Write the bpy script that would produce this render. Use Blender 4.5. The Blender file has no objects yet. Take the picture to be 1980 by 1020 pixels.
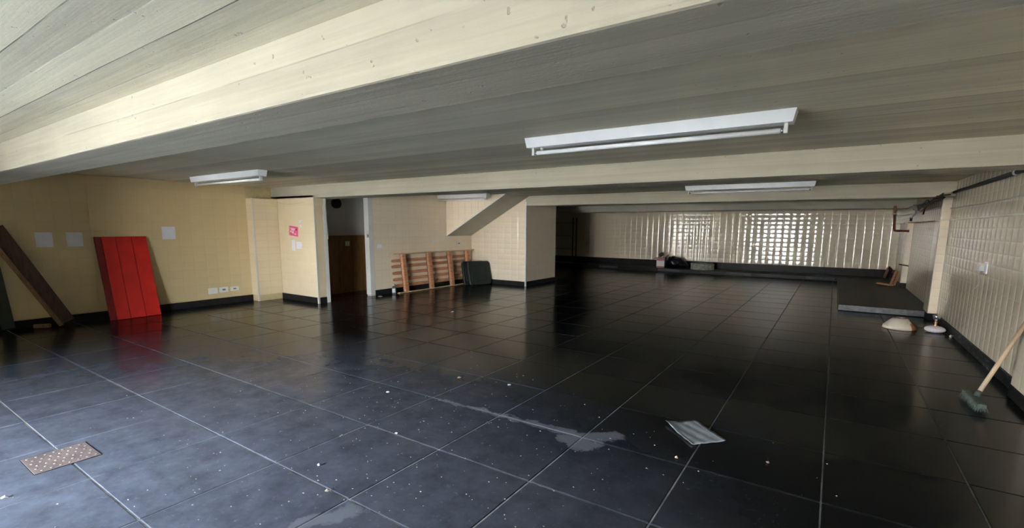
import bpy, bmesh, math, random
from mathutils import Vector, Matrix, Euler
random.seed(7)
scene = bpy.context.scene
COL = scene.collection

# ------------------------------------------------------------------ camera
H = 1.45
YAW, PITCH, ROLL = -0.589018304, 0.150450661, -0.00656481213
FPX, PPX, PPY = 924.51633, 990.0, 578.505375
_f = Vector((math.sin(YAW)*math.cos(PITCH), math.cos(YAW)*math.cos(PITCH), -math.sin(PITCH)))
_r = Vector((math.cos(YAW), -math.sin(YAW), 0)); _d = _f.cross(_r)
_c, _s = math.cos(ROLL), math.sin(ROLL)
CR = _c*_r + _s*_d; CD = -_s*_r + _c*_d
CAM = Vector((0, 0, H))
cam_data = bpy.data.cameras.new('camera'); cam = bpy.data.objects.new('camera', cam_data); COL.objects.link(cam)
cam_data.sensor_width = 36; cam_data.lens = FPX*36/1980
cam_data.shift_y = (PPY-510)/1980; cam_data.clip_start = 0.05; cam_data.clip_end = 300
m = Matrix.Identity(4)
for i in range(3):
    m[i][0] = CR[i]; m[i][1] = -CD[i]; m[i][2] = -_f[i]; m[i][3] = CAM[i]
cam.matrix_world = m
scene.camera = cam

def ray(u, v): return CR*((u-PPX)/FPX) + CD*((v-PPY)/FPX) + _f
def onz(u, v, z=0.0): d = ray(u, v); return CAM + d*((z-H)/d.z)
def onx(u, v, x): d = ray(u, v); return CAM + d*(x/d.x)
def ony(u, v, y): d = ray(u, v); return CAM + d*(y/d.y)

# ------------------------------------------------------------------ world, sun, daylight openings, exposure
world = bpy.data.worlds.new('world'); scene.world = world; world.use_nodes = True
wb = world.node_tree.nodes['Background']
wb.inputs['Color'].default_value = (0.72, 0.85, 1.0, 1); wb.inputs['Strength'].default_value = 80.0
sun_d = bpy.data.lights.new('sun', 'SUN'); sun = bpy.data.objects.new('sun', sun_d); COL.objects.link(sun)
sun_d.energy = 330.0; sun_d.angle = 0.01; sun_d.color = (1.0, 0.92, 0.80)
sun.rotation_euler = (math.radians(-50), 0, math.radians(12))
YF = -2.8
def portal(name, w, h, loc, rot):
    d = bpy.data.lights.new(name, 'AREA'); d.shape = 'RECTANGLE'; d.size = w; d.size_y = h
    d.cycles.is_portal = True
    o = bpy.data.objects.new(name, d); COL.objects.link(o)
    o.location = loc; o.rotation_euler = Euler([math.radians(a) for a in rot]); return o
OPEN1 = (-4.4, -1.8, 0.0, 1.88)
OPEN2 = (-9.32, -8.0, 0.0, 1.9)
for nm, op in (('daylight_doorway', OPEN1), ('daylight_side_door', OPEN2)):
    portal(nm, op[1]-op[0], op[3]-op[2], ((op[0]+op[1])/2, YF-0.02, (op[2]+op[3])/2), (90, 0, 0))
vs = scene.view_settings
vs.view_transform = 'Standard'; vs.look = 'None'; vs.gamma = 1.0; vs.use_curve_mapping = False
vs.exposure = -0.1
scene.cycles.use_denoising = True
scene.cycles.max_bounces = 12; scene.cycles.diffuse_bounces = 8; scene.cycles.glossy_bounces = 6
scene.cycles.sample_clamp_indirect = 0.0

# ------------------------------------------------------------------ materials
class N:
    def __init__(s, name):
        s.m = bpy.data.materials.new(name); s.m.use_nodes = True
        s.t = s.m.node_tree; s.b = s.t.nodes['Principled BSDF']
    def n(s, typ, **kw):
        x = s.t.nodes.new(typ)
        for k, v in kw.items():
            if k in x.inputs.keys(): x.inputs[k].default_value = v
            else: setattr(x, k, v)
        return x
    def l(s, a, b): s.t.links.new(a, b)
    def math(s, op, a, b=None, clamp=False):
        x = s.t.nodes.new('ShaderNodeMath'); x.operation = op; x.use_clamp = clamp
        for i, v in enumerate((a, b)):
            if v is None: continue
            if hasattr(v, 'is_linked'): s.l(v, x.inputs[i])
            else: x.inputs[i].default_value = v
        return x.outputs[0]
    def mix(s, fac, a, b):
        x = s.t.nodes.new('ShaderNodeMix'); x.data_type = 'RGBA'
        for i, v in ((0, fac), (6, a), (7, b)):
            if hasattr(v, 'is_linked'): s.l(v, x.inputs[i])
            else: x.inputs[i].default_value = v if i == 0 else (*v[:3], 1)
        return x.outputs[2]
    def ramp(s, fac, lo, hi):
        x = s.t.nodes.new('ShaderNodeMapRange'); x.inputs['From Min'].default_value = lo; x.inputs['From Max'].default_value = hi
        s.l(fac, x.inputs['Value']); return x.outputs[0]
    def pos(s): return s.n('ShaderNodeNewGeometry').outputs['Position']
    def noise(s, scale, detail=4, rough=0.55, vec=None, mapscale=None):
        x = s.n('ShaderNodeTexNoise'); x.inputs['Scale'].default_value = scale; x.inputs['Detail'].default_value = detail
        x.inputs['Roughness'].default_value = rough
        v = vec or s.pos()
        if mapscale:
            mp = s.n('ShaderNodeMapping'); mp.inputs['Scale'].default_value = mapscale; s.l(v, mp.inputs['Vector']); v = mp.outputs[0]
        s.l(v, x.inputs['Vector']); return x.outputs['Fac']
    def bump(s, h, strength=0.3, dist=0.01):
        x = s.n('ShaderNodeBump'); x.inputs['Strength'].default_value = strength; x.inputs['Distance'].default_value = dist
        s.l(h, x.inputs['Height']); s.l(x.outputs[0], s.b.inputs['Normal'])
    def col(s, v):
        if hasattr(v, 'is_linked'): s.l(v, s.b.inputs['Base Color'])
        else: s.b.inputs['Base Color'].default_value = (*v[:3], 1)
    def rough(s, v):
        if hasattr(v, 'is_linked'): s.l(v, s.b.inputs['Roughness'])
        else: s.b.inputs['Roughness'].default_value = v

def simple(name, c, rough=0.6, var=0.15, scale=14, metal=0.0, bump=0.0, stretch=None, spec=0.5):
    k = N(name); f = k.noise(scale, 5, mapscale=stretch)
    a = [x*(1-var) for x in c]; b = [min(1, x*(1+var)) for x in c]
    k.col(k.mix(k.ramp(f, 0.3, 0.7), a, b)); k.rough(rough)
    k.b.inputs['Metallic'].default_value = metal; k.b.inputs['Specular IOR Level'].default_value = spec
    if bump: k.bump(f, bump, 0.01)
    return k.m

def tile_mat(name, c, rough=0.07):
    k = N(name)
    oi = k.n('ShaderNodeObjectInfo').outputs['Random']
    f = k.noise(1.3, 3)
    v = k.math('ADD', k.math('MULTIPLY', oi, 0.35), k.math('MULTIPLY', f, 0.65))
    k.col(k.mix(v, [x*0.95 for x in c], [min(1, x*1.03) for x in c]))
    sm = k.noise(6.0, 4)
    k.rough(k.math('ADD', k.math('MULTIPLY', k.ramp(sm, 0.5, 0.8), 0.05), rough))
    k.b.inputs['Specular IOR Level'].default_value = 0.55
    k.bump(k.noise(7.0, 1), 0.02, 0.01)
    return k.m

def concrete(name, c):
    k = N(name); p = k.pos()
    sp = k.n('ShaderNodeSeparateXYZ'); k.l(p, sp.inputs[0])
    w = k.math('ADD', sp.outputs[1], sp.outputs[2])
    wob = k.noise(0.6, 2)
    w2 = k.math('ADD', w, k.math('MULTIPLY', wob, 0.03))
    bi = k.math('MULTIPLY', w2, 1/0.155)
    idx = k.math('FLOOR', bi); fr = k.math('FRACT', bi)
    wn = k.n('ShaderNodeTexWhiteNoise', noise_dimensions='1D'); k.l(idx, wn.inputs['W'])
    grain = k.noise(1.0, 6, 0.65, mapscale=(0.7, 26, 26))
    blot = k.noise(1.1, 5)
    fine = k.noise(60, 3)
    v = k.math('ADD', k.math('MULTIPLY', wn.outputs['Value'], 0.28), k.math('ADD', k.math('MULTIPLY', grain, 0.45), k.math('MULTIPLY', blot, 0.35)))
    cc = k.mix(k.ramp(v, 0.25, 0.8), [x*0.66 for x in c], [min(0.9, x*1.2) for x in c])
    edge = k.math('LESS_THAN', fr, 0.035)
    brk = k.ramp(k.noise(1.2, 4, mapscale=(0.8, 3, 3)), 0.36, 0.52)
    dark = k.math('MULTIPLY', edge, brk)
    tone = k.mix(wn.outputs['Value'], [x*0.22 for x in c], [min(1, x*1.45) for x in c])
    fcol = k.mix(k.math('MULTIPLY', dark, 0.95), cc, tone)
    pits = k.ramp(k.noise(26, 2), 0.72, 0.76)
    fcol = k.mix(k.math('MULTIPLY', pits, 0.45), fcol, [x*0.35 for x in c])
    k.col(fcol); k.rough(0.85); k.b.inputs['Specular IOR Level'].default_value = 0.25
    h = k.math('ADD', k.math('MULTIPLY', wn.outputs['Value'], 0.5), k.math('ADD', k.math('MULTIPLY', grain, 0.35), k.math('MULTIPLY', fine, 0.15)))
    h = k.math('SUBTRACT', h, k.math('MULTIPLY', dark, 0.8)); h = k.math('SUBTRACT', h, k.math('MULTIPLY', pits, 0.4))
    k.bump(h, 0.5, 0.01)
    return k.m

def floor_mat(name, base, grout=False):
    k = N(name); p = k.pos()
    sp = k.n('ShaderNodeSeparateXYZ'); k.l(p, sp.inputs[0]); X, Y = sp.outputs[0], sp.outputs[1]
    n1 = k.noise(0.8, 5); n2 = k.noise(5.0, 6, 0.7); n3 = k.noise(24, 5, 0.75); n4 = k.noise(3.0, 6, 0.75, mapscale=(1, 0.35, 1))
    # dust with bluish daylight painted into its colour, strongest on the entrance side
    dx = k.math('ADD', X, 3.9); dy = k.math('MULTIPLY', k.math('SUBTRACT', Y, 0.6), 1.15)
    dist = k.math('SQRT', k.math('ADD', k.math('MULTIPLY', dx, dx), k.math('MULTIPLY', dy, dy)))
    dust_light_mask = k.math('SUBTRACT', 1.0, k.ramp(k.math('ADD', dist, k.math('MULTIPLY', n1, 1.2)), *((3.2, 7.0) if grout else (1.1, 5.0))))
    if grout:
        f = k.math('MULTIPLY', k.math('ADD', k.math('MULTIPLY', k.ramp(n2, 0.30, 0.62), 0.8), 0.2), k.math('ADD', k.math('MULTIPLY', dust_light_mask, 1.1), 0.05), clamp=True)
        k.col(k.mix(f, (0.016, 0.016, 0.016), base)); k.rough(0.7)
        return k.m
    oi = k.n('ShaderNodeObjectInfo').outputs['Random']
    c = k.mix(oi, [x*0.75 for x in base], [x*1.25 for x in base])
    dust_daylight = k.math('MULTIPLY', dust_light_mask, k.math('ADD', k.math('MULTIPLY', k.ramp(n2, 0.3, 0.72), 0.55), 0.45))
    c = k.mix(k.math('MULTIPLY', dust_daylight, 0.85), c, (0.235, 0.26, 0.345))
    # pale specks and scuffs
    spk = k.math('MULTIPLY', k.ramp(n3, 0.60, 0.72), k.math('ADD', k.math('MULTIPLY', dust_light_mask, 0.8), 0.10))
    c = k.mix(k.math('MULTIPLY', spk, 0.75), c, (0.33, 0.34, 0.37))
    scf = k.math('MULTIPLY', k.ramp(n4, 0.5, 0.9), k.math('ADD', k.math('MULTIPLY', dust_light_mask, 0.5), 0.05))
    c = k.mix(k.math('MULTIPLY', scf, 0.25), c, (0.16, 0.16, 0.165))
    # dried grey spill: a trail along one joint ending in a splash
    n5 = k.noise(9.0, 7, 0.7)
    def seg(x0, y0, x1, y1, r0, r1):
        L2 = (x1-x0)**2+(y1-y0)**2
        t = k.math('DIVIDE', k.math('ADD', k.math('MULTIPLY', k.math('SUBTRACT', X, x0), x1-x0), k.math('MULTIPLY', k.math('SUBTRACT', Y, y0), y1-y0)), L2, clamp=True)
        ex = k.math('SUBTRACT', k.math('SUBTRACT', X, x0), k.math('MULTIPLY', t, x1-x0))
        ey = k.math('SUBTRACT', k.math('SUBTRACT', Y, y0), k.math('MULTIPLY', t, y1-y0))
        d = k.math('SQRT', k.math('ADD', k.math('MULTIPLY', ex, ex), k.math('MULTIPLY', ey, ey)))
        d = k.math('ADD', d, k.math('MULTIPLY', k.math('SUBTRACT', n5, 0.5), 0.22))
        r = k.math('ADD', k.math('MULTIPLY', t, r1-r0), r0)
        return k.math('SUBTRACT', 1.0, k.ramp(k.math('SUBTRACT', d, r), -0.02, 0.02))
    s1 = seg(-2.75, 2.89, -1.45, 2.92, 0.004, 0.045)
    s2 = seg(-1.42, 2.84, -1.16, 3.06, 0.075, 0.055)
    s3 = seg(-1.30, 2.80, -1.24, 2.84, 0.08, 0.07)
    s4 = seg(-2.05, 1.25, -1.95, 1.42, 0.05, 0.06)
    sp_ = k.math('MAXIMUM', k.math('MAXIMUM', s1, s2), k.math('MAXIMUM', s3, s4))
    c = k.mix(k.math('MULTIPLY', sp_, 0.65), c, (0.20, 0.21, 0.25))
    k.col(c)
    rg = k.math('ADD', k.math('MULTIPLY', k.ramp(n2, 0.2, 0.9), 0.05), 0.16)
    rg = k.math('ADD', rg, k.math('MULTIPLY', dust_daylight, 0.05)); rg = k.math('ADD', rg, k.math('MULTIPLY', sp_, 0.3))
    k.rough(rg)
    k.b.inputs['Specular IOR Level'].default_value = 0.15
    k.bump(n2, 0.03, 0.01)
    return k.m

M = {}
M['tile'] = tile_mat('glazed_tile_cream', (0.80, 0.69, 0.53), 0.03)
M['tile_yellow'] = tile_mat('glazed_tile_yellow', (0.66, 0.52, 0.29), 0.22)
M['tile_pier'] = tile_mat('glazed_tile_buff', (0.76, 0.635, 0.43), 0.2)
M['tile_plain'] = tile_mat('glazed_tile_satin', (0.90, 0.775, 0.60), 0.16)
M['grout'] = simple('grout_beige', (0.66, 0.57, 0.44), 0.9, 0.08)
M['grout_yellow'] = simple('grout_olive', (0.53, 0.43, 0.235), 0.9, 0.08)
M['concrete'] = concrete('board_marked_concrete', (0.475, 0.445, 0.35))
M['concrete_slab'] = concrete('painted_slab_concrete', (0.74, 0.69, 0.53))
M['plaster'] = simple('painted_plaster', (0.60, 0.56, 0.47), 0.7, 0.06, 3)
M['white_paint'] = simple('white_paint', (0.70, 0.69, 0.66), 0.5, 0.05, 3)
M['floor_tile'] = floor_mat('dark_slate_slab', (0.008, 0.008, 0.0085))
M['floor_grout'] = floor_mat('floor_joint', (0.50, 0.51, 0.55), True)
M['stone'] = simple('dark_stone', (0.014, 0.013, 0.013), 0.45, 0.3, 9, spec=0.15)
ks = N('scuffed_stone'); nf = ks.noise(14, 6, 0.7, mapscale=(1, 0.4, 2)); ks.col(ks.mix(ks.ramp(nf, 0.52, 0.75), (0.014, 0.015, 0.014), (0.20, 0.21, 0.21))); ks.rough(0.45); ks.b.inputs['Specular IOR Level'].default_value = 0.2; M['stone_scuffed'] = ks.m
M['stone_edge'] = simple('worn_stone_edge', (0.16, 0.16, 0.165), 0.55, 0.35, 12)
M['stone_dim'] = simple('slightly_worn_stone', (0.045, 0.045, 0.047), 0.5, 0.3, 12, spec=0.2)
M['lamp_white'] = simple('white_enamel', (0.90, 0.90, 0.92), 0.35, 0.03, 5)
M['tube_white'] = simple('opal_glass_tube', (0.93, 0.93, 0.95), 0.25, 0.02, 5)
M['socket'] = simple('white_plastic', (0.75, 0.74, 0.70), 0.4, 0.04)
M['red'] = simple('red_paint', (0.62, 0.018, 0.012), 0.45, 0.12, 5)
M['dark_red'] = simple('dark_red_paint', (0.22, 0.01, 0.008), 0.5, 0.15, 5)
M['brown'] = simple('dark_brown_wood', (0.075, 0.042, 0.026), 0.7, 0.35, 6, stretch=(6, 6, 1), bump=0.2)
M['brown_light'] = simple('brown_wood_edge', (0.20, 0.11, 0.055), 0.7, 0.3, 6, stretch=(6, 6, 1))
M['green_black'] = simple('greenish_black_post', (0.035, 0.042, 0.022), 0.7, 0.3, 8)
M['pallet'] = simple('reddish_wood', (0.58, 0.27, 0.14), 0.7, 0.3, 5, stretch=(3, 1, 8), bump=0.15)
M['pallet_pale'] = simple('pale_wood', (0.62, 0.44, 0.24), 0.7, 0.2, 5, stretch=(3, 1, 8))
M['black_case'] = simple('black_green_vinyl', (0.012, 0.017, 0.015), 0.5, 0.25, 10)
M['bag'] = simple('black_plastic_film', (0.008, 0.008, 0.011), 0.22, 0.3, 10)
M['card_red'] = simple('faded_red_print', (0.42, 0.16, 0.14), 0.7, 0.15)
M['card_white'] = simple('white_print', (0.68, 0.66, 0.68), 0.7, 0.05)
M['card_blue'] = simple('dim_blue_print', (0.09, 0.09, 0.16), 0.7, 0.1)
M['cast_stone'] = simple('rough_grey_cement', (0.30, 0.29, 0.26), 0.95, 0.35, 16, bump=0.6)
M['paper'] = simple('white_paper', (0.72, 0.72, 0.80), 0.8, 0.04)
M['pink'] = simple('pink_print', (0.74, 0.07, 0.24), 0.5, 0.08)
M['plastic_sheet'] = simple('clear_grey_film', (0.36, 0.38, 0.40), 0.3, 0.2, 7, bump=0.3)
M['steel_pink'] = simple('rusty_cover', (0.23, 0.175, 0.17), 0.6, 0.25, 8)
M['steel_stud'] = simple('worn_stud', (0.33, 0.29, 0.285), 0.6, 0.1)
M['cream_shade'] = None
k = N('cream_shade_fabric'); nf = k.noise(9, 5); sp = k.n('ShaderNodeSeparateXYZ'); tc = k.n('ShaderNodeTexCoord'); k.l(tc.outputs['Object'], sp.inputs[0])
msk = k.ramp(k.math('ADD', sp.outputs[0], k.math('MULTIPLY', k.math('SUBTRACT', nf, 0.5), 0.28)), 0.085, 0.115)
k.col(k.mix(msk, (0.78, 0.68, 0.54), (0.42, 0.15, 0.06))); k.rough(0.7); M['cream_shade'] = k.m
M['opal'] = simple('ribbed_opal_glass', (0.80, 0.72, 0.74), 0.15, 0.04)
M['brass'] = simple('brass', (0.62, 0.38, 0.16), 0.3, 0.1, metal=0.9)
M['chrome'] = simple('dull_chrome', (0.66, 0.68, 0.72), 0.22, 0.05, metal=0.9)
M['broom_wood'] = simple('pale_pine', (0.52, 0.38, 0.25), 0.6, 0.2, 6)
M['bristle'] = simple('grey_bristle', (0.085, 0.10, 0.085), 0.9, 0.4, 40, bump=0.5)
M['cable'] = simple('black_cable', (0.014, 0.018, 0.012), 0.5, 0.2)
M['wire_white'] = simple('white_wire', (0.62, 0.63, 0.58), 0.5, 0.05)
M['conduit'] = simple('painted_conduit', (0.42, 0.42, 0.35), 0.5, 0.1)
M['rust'] = simple('rusty_iron', (0.22, 0.085, 0.045), 0.7, 0.4, 20)
M['wainscot'] = simple('brown_wainscot', (0.26, 0.13, 0.045), 0.35, 0.3, 4, stretch=(1, 8, 1))
M['fan_black'] = simple('black_fan', (0.012, 0.012, 0.014), 0.5, 0.1)
M['glass_jar'] = N('jar_glass').m
b = M['glass_jar'].node_tree.nodes['Principled BSDF']; b.inputs['Transmission Weight'].default_value = 0.85; b.inputs['Roughness'].default_value = 0.08; b.inputs['Base Color'].default_value = (0.85, 0.9, 0.86, 1)
M['pavement'] = simple('sunlit_pavement', (0.34, 0.325, 0.30), 0.9, 0.1, 2)
M['bounce_wall'] = simple('bounce_render', (0.53, 0.53, 0.53), 0.9, 0.1, 2)
M['debris'] = simple('pale_crumbs', (0.52, 0.49, 0.42), 0.8, 0.3)
M['leaf'] = simple('dry_leaf', (0.50, 0.40, 0.26), 0.8, 0.3)

# ------------------------------------------------------------------ mesh helpers
def link(name, bm, mat, parent=None, smooth=False):
    me = bpy.data.meshes.new(name)
    bmesh.ops.recalc_face_normals(bm, faces=bm.faces)
    bm.to_mesh(me); bm.free()
    for p in me.polygons: p.use_smooth = smooth
    if mat is not None: me.materials.append(mat)
    o = bpy.data.objects.new(name, me); COL.objects.link(o)
    if parent: o.parent = parent
    return o
def tag(o, label, cat, group=None, kind=None):
    o['label'] = label; o['category'] = cat
    if group: o['group'] = group
    if kind: o['kind'] = kind
    return o
def struct(o, label, cat='structure'): return tag(o, label, cat, kind='structure')
def empty(name, loc=(0, 0, 0)):
    o = bpy.data.objects.new(name, None); o.empty_display_size = 0.05; COL.objects.link(o); o.location = loc; return o
def add_box(bm, x0, x1, y0, y1, z0, z1, mtx=None, bevel=0.0):
    r = bmesh.ops.create_cube(bm, size=1.0)
    vs_ = r['verts']
    for v in vs_:
        v.co = Vector(((x0+x1)/2+v.co.x*(x1-x0), (y0+y1)/2+v.co.y*(y1-y0), (z0+z1)/2+v.co.z*(z1-z0)))
    if bevel:
        es = list({e for v in vs_ for e in v.link_edges})
        rr = bmesh.ops.bevel(bm, geom=es, offset=bevel, segments=2, affect='EDGES', profile=0.6)
        vs_ = list({v for f in rr['faces'] for v in f.verts} | {v for v in vs_ if v.is_valid})
    if mtx is not None:
        bmesh.ops.transform(bm, matrix=mtx, verts=vs_)
    return vs_
def box(name, x0, x1, y0, y1, z0, z1, mat, parent=None, mtx=None, bevel=0.0):
    bm = bmesh.new(); add_box(bm, min(x0, x1), max(x0, x1), min(y0, y1), max(y0, y1), min(z0, z1), max(z0, z1), mtx, bevel)
    return link(name, bm, mat, parent)
def frame_mtx(o, x, y, z):
    mt = Matrix.Identity(4)
    for i in range(3): mt[i][0] = x[i]; mt[i][1] = y[i]; mt[i][2] = z[i]; mt[i][3] = o[i]
    return mt
def add_tube(bm, pts, r, seg=10, closed_ends=True):
    pts = [Vector(p) for p in pts]; rings = []
    for i, p in enumerate(pts):
        a = pts[max(0, i-1)]; c = pts[min(len(pts)-1, i+1)]; t = (c-a).normalized()
        up = Vector((0, 0, 1)) if abs(t.z) < 0.9 else Vector((1, 0, 0))
        s = t.cross(up).normalized(); w = s.cross(t)
        rr = r[i] if isinstance(r, (list, tuple)) else r
        rings.append([bm.verts.new(p + s*rr*math.cos(2*math.pi*k/seg) + w*rr*math.sin(2*math.pi*k/seg)) for k in range(seg)])
    for a, c in zip(rings, rings[1:]):
        for k in range(seg): bm.faces.new((a[k], a[(k+1) % seg], c[(k+1) % seg], c[k]))
    if closed_ends:
        bm.faces.new(rings[0]); bm.faces.new(list(reversed(rings[-1])))
def tube(name, pts, r, mat, parent=None, seg=10):
    bm = bmesh.new(); add_tube(bm, pts, r, seg); return link(name, bm, mat, parent, True)
def smooth_pts(P, n=6):
    P = [Vector(p) for p in P]; out = []
    for i in range(len(P)-1):
        p0 = P[max(0, i-1)]; p1 = P[i]; p2 = P[i+1]; p3 = P[min(len(P)-1, i+2)]
        for k in range(n):
            t = k/n
            out.append(0.5*((2*p1)+(p2-p0)*t+(2*p0-5*p1+4*p2-p3)*t*t+(3*p1-p0-3*p2+p3)*t**3))
    out.append(P[-1]); return out
def lathe(name, prof, c, mat, parent=None, seg=32, rib=0.0, nrib=0, mtx=None, smooth=True):
    bm = bmesh.new(); rings = []
    for (r, z) in prof:
        ring = []
        for k in range(seg):
            a = 2*math.pi*k/seg; q = r*(1+(rib*math.cos(nrib*a) if rib else 0))
            ring.append(bm.verts.new((c[0]+q*math.cos(a), c[1]+q*math.sin(a), c[2]+z)))
        rings.append(ring)
    for a, d in zip(rings, rings[1:]):
        for k in range(seg): bm.faces.new((a[k], a[(k+1) % seg], d[(k+1) % seg], d[k]))
    bm.faces.new(rings[0]); bm.faces.new(list(reversed(rings[-1])))
    if mtx is not None: bmesh.ops.transform(bm, matrix=mtx, verts=bm.verts)
    return link(name, bm, mat, parent, smooth)

# glazed tile: pillowed edges so that each joint catches the daylight
def tile_mesh(name, w, h, mat, e1=0.013, e2=0.034, depth=0.0050, vy=0.5):
    bm = bmesh.new()
    xs = [-w/2, -w/2+e1, -w/2+e2, w/2-e2, w/2-e1, w/2]; ys = [-h/2, -h/2+e1, -h/2+e2, h/2-e2, h/2-e1, h/2]
    zs = [-depth, -depth*0.36, 0, 0, -depth*0.36, -depth]
    g = [[bm.verts.new((x, y, min(zs[i], zs[j]*vy))) for j, y in enumerate(ys)] for i, x in enumerate(xs)]
    for i in range(5):
        for j in range(5): bm.faces.new((g[i][j], g[i+1][j], g[i+1][j+1], g[i][j+1]))
    me = bpy.data.meshes.new(name); bm.to_mesh(me); bm.free()
    for p in me.polygons: p.use_smooth = True
    me.materials.append(mat); return me
TW, TH = 0.2, 0.135
_tm = {}
def tile_panel(parent, P0, U, V, Nn, lu, lv, mat, keep=None, cap=300, wob=0.002, tw=TW, th=TH):
    """Glazed tiles over a rectangle: the first `cap` by nearness are objects of their own, the rest one stuff part."""
    P0, U, V, Nn = Vector(P0), Vector(U), Vector(V), Vector(Nn)
    nu = max(1, round(lu/tw)); nv = max(1, round(lv/th)); pu, pv = lu/nu, lv/nv
    key = (mat.name, round(pu, 4), round(pv, 4))
    if key not in _tm: _tm[key] = tile_mesh('tile', pu-0.003, pv-0.003, mat, depth=0.0050 if mat is M['tile'] else 0.0016, vy=0.5 if mat is M['tile'] else 1.0)
    me = _tm[key]; cells = []
    for i in range(nu):
        for j in range(nv):
            c = P0+U*((i+0.5)*pu)+V*((j+0.5)*pv)
            if keep and not keep(c): continue
            cells.append(((c-CAM).length, c))
    cells.sort(key=lambda t: t[0])
    rest = []
    for q, (_, c) in enumerate(cells):
        a, b_ = random.gauss(0, wob), random.gauss(0, wob)
        n2 = (Nn+U*a+V*b_).normalized(); u2 = (U-n2*U.dot(n2)).normalized(); v2 = n2.cross(u2)
        mt = frame_mtx(c+Nn*0.006, u2, v2, n2)
        if q < cap:
            o = bpy.data.objects.new('tile', me); COL.objects.link(o); o.parent = parent; o.matrix_local = mt
        else: rest.append(mt)
    if rest:
        bm = bmesh.new()
        for mt in rest:
            n0 = len(bm.verts); bm.from_mesh(me); bm.verts.ensure_lookup_table()
            bmesh.ops.transform(bm, matrix=mt, verts=bm.verts[n0:])
        o = link('tile', bm, mat, parent, True); o['kind'] = 'stuff'

# ------------------------------------------------------------------ room shell
XL, XR = -9.36, 1.48          # left and right walls
XP = -7.95                    # plane of the doorway / pallet wall
YP = 5.37                     # pier face, also front of the second beam
YS = 9.95                     # stair wall
YB, YLED, ZST = 17.0, 16.1, 0.11
ZC, ZB = 2.18, 1.95
XCOL = -6.25
WT = 0.2

# floor: joints recessed, every slab of its own
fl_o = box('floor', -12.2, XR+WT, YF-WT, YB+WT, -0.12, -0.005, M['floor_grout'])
struct(fl_o, 'dark glossy slate slab floor with pale joints', 'floor')
G = 0.7035; GX, GY = -2.75, 1.494; GAP = 0.008
def slab_mesh(w):
    bm = bmesh.new(); h = w/2; b_ = 0.004
    a = [bm.verts.new((x*h, y*h, -0.004)) for x, y in ((-1, -1), (1, -1), (1, 1), (-1, 1))]
    c = [bm.verts.new((x*(h-b_), y*(h-b_), 0)) for x, y in ((-1, -1), (1, -1), (1, 1), (-1, 1))]
    bm.faces.new(c)
    for i in range(4): bm.faces.new((a[i], a[(i+1) % 4], c[(i+1) % 4], c[i]))
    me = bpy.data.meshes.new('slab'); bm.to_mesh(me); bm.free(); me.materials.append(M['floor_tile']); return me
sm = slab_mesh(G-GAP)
cells = []
for i in range(-14, 8):
    for j in range(-8, 24):
        cx, cy = GX+(i+0.5)*G, GY+(j+0.5)*G
        if cx < -12 or cx > XR+0.3 or cy < YF-0.3 or cy > YB: continue
        v = Vector((cx, cy, 0))-CAM; dep = v.dot(_f)
        u_, v_ = (v.dot(CR)/dep*FPX+PPX, v.dot(CD)/dep*FPX+PPY) if dep > 0.2 else (-9e3, 0)
        seen = dep > 0.2 and -250 < u_ < 2230 and v_ < 1350 and not (cx < XP and cy > 5.6) and not (cx < XCOL and cy > 10) and not (cx > 0.2 and cy > 10.5) and cy < YLED and cx > XL
        cells.append((0 if seen else 1, v.length, cx, cy))
cells.sort(); rest = []
for q, (s_, _, cx, cy) in enumerate(cells):
    dz = random.uniform(-0.0008, 0.0)
    mt = Matrix.Translation((cx, cy, dz)) @ Euler((random.gauss(0, .0009), random.gauss(0, .0009), 0)).to_matrix().to_4x4()
    if q < 300 and s_ == 0:
        o = bpy.data.objects.new('slab', sm); COL.objects.link(o); o.parent = fl_o; o.matrix_local = mt
    else: rest.append(mt)
bm = bmesh.new()
for mt in rest:
    n0 = len(bm.verts); bm.from_mesh(sm); bm.verts.ensure_lookup_table(); bmesh.ops.transform(bm, matrix=mt, verts=bm.verts[n0:])
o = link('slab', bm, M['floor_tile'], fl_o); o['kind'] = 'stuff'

ce = box('ceiling', -12.2, XR+WT, YF-WT, YB+WT, ZC, ZC+0.25, M['concrete_slab']); struct(ce, 'board-marked grey concrete ceiling slab', 'ceiling')
def beam(name, y0, y1, z, x0, label):
    bm = bmesh.new(); add_box(bm, x0, XR+0.1, y0, y1, z, ZC+0.05, None, 0.012); o = link(name, bm, M['concrete']); struct(o, label, 'beam'); return o
beam('beam_1', 1.17, 1.56, 1.935, XL-0.1, 'brightly lit concrete ceiling beam with long formwork joints')
beam('beam_2', YP, 5.83, ZB, XL+0.02, 'concrete ceiling beam resting on the pier beside the doorway')
beam('beam_3', YS, 10.4, ZB, XCOL-0.02, 'concrete ceiling beam meeting the head of the stair wall')
beam('beam_4', 14.3, 14.75, 1.93, -9.9, 'shaded concrete ceiling beam just before the tiled back wall')

# left wall
w = box('wall_left', XL-WT, XL, YF-WT, YP+0.2, 0, ZC, M['grout_yellow']); struct(w, 'olive yellow tiled wall behind the red panel', 'wall')
tile_panel(w, (XL, 1.15, 0.115), (0, 1, 0), (0, 0, 1), (1, 0, 0), 3.73, 2.06, M['tile_yellow'], cap=300)
struct(box('baseboard_left', XL, XL+0.018, 0.2, 4.88, 0, 0.112, M['stone']), 'dark stone baseboard under the olive tiled wall', 'baseboard')
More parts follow.
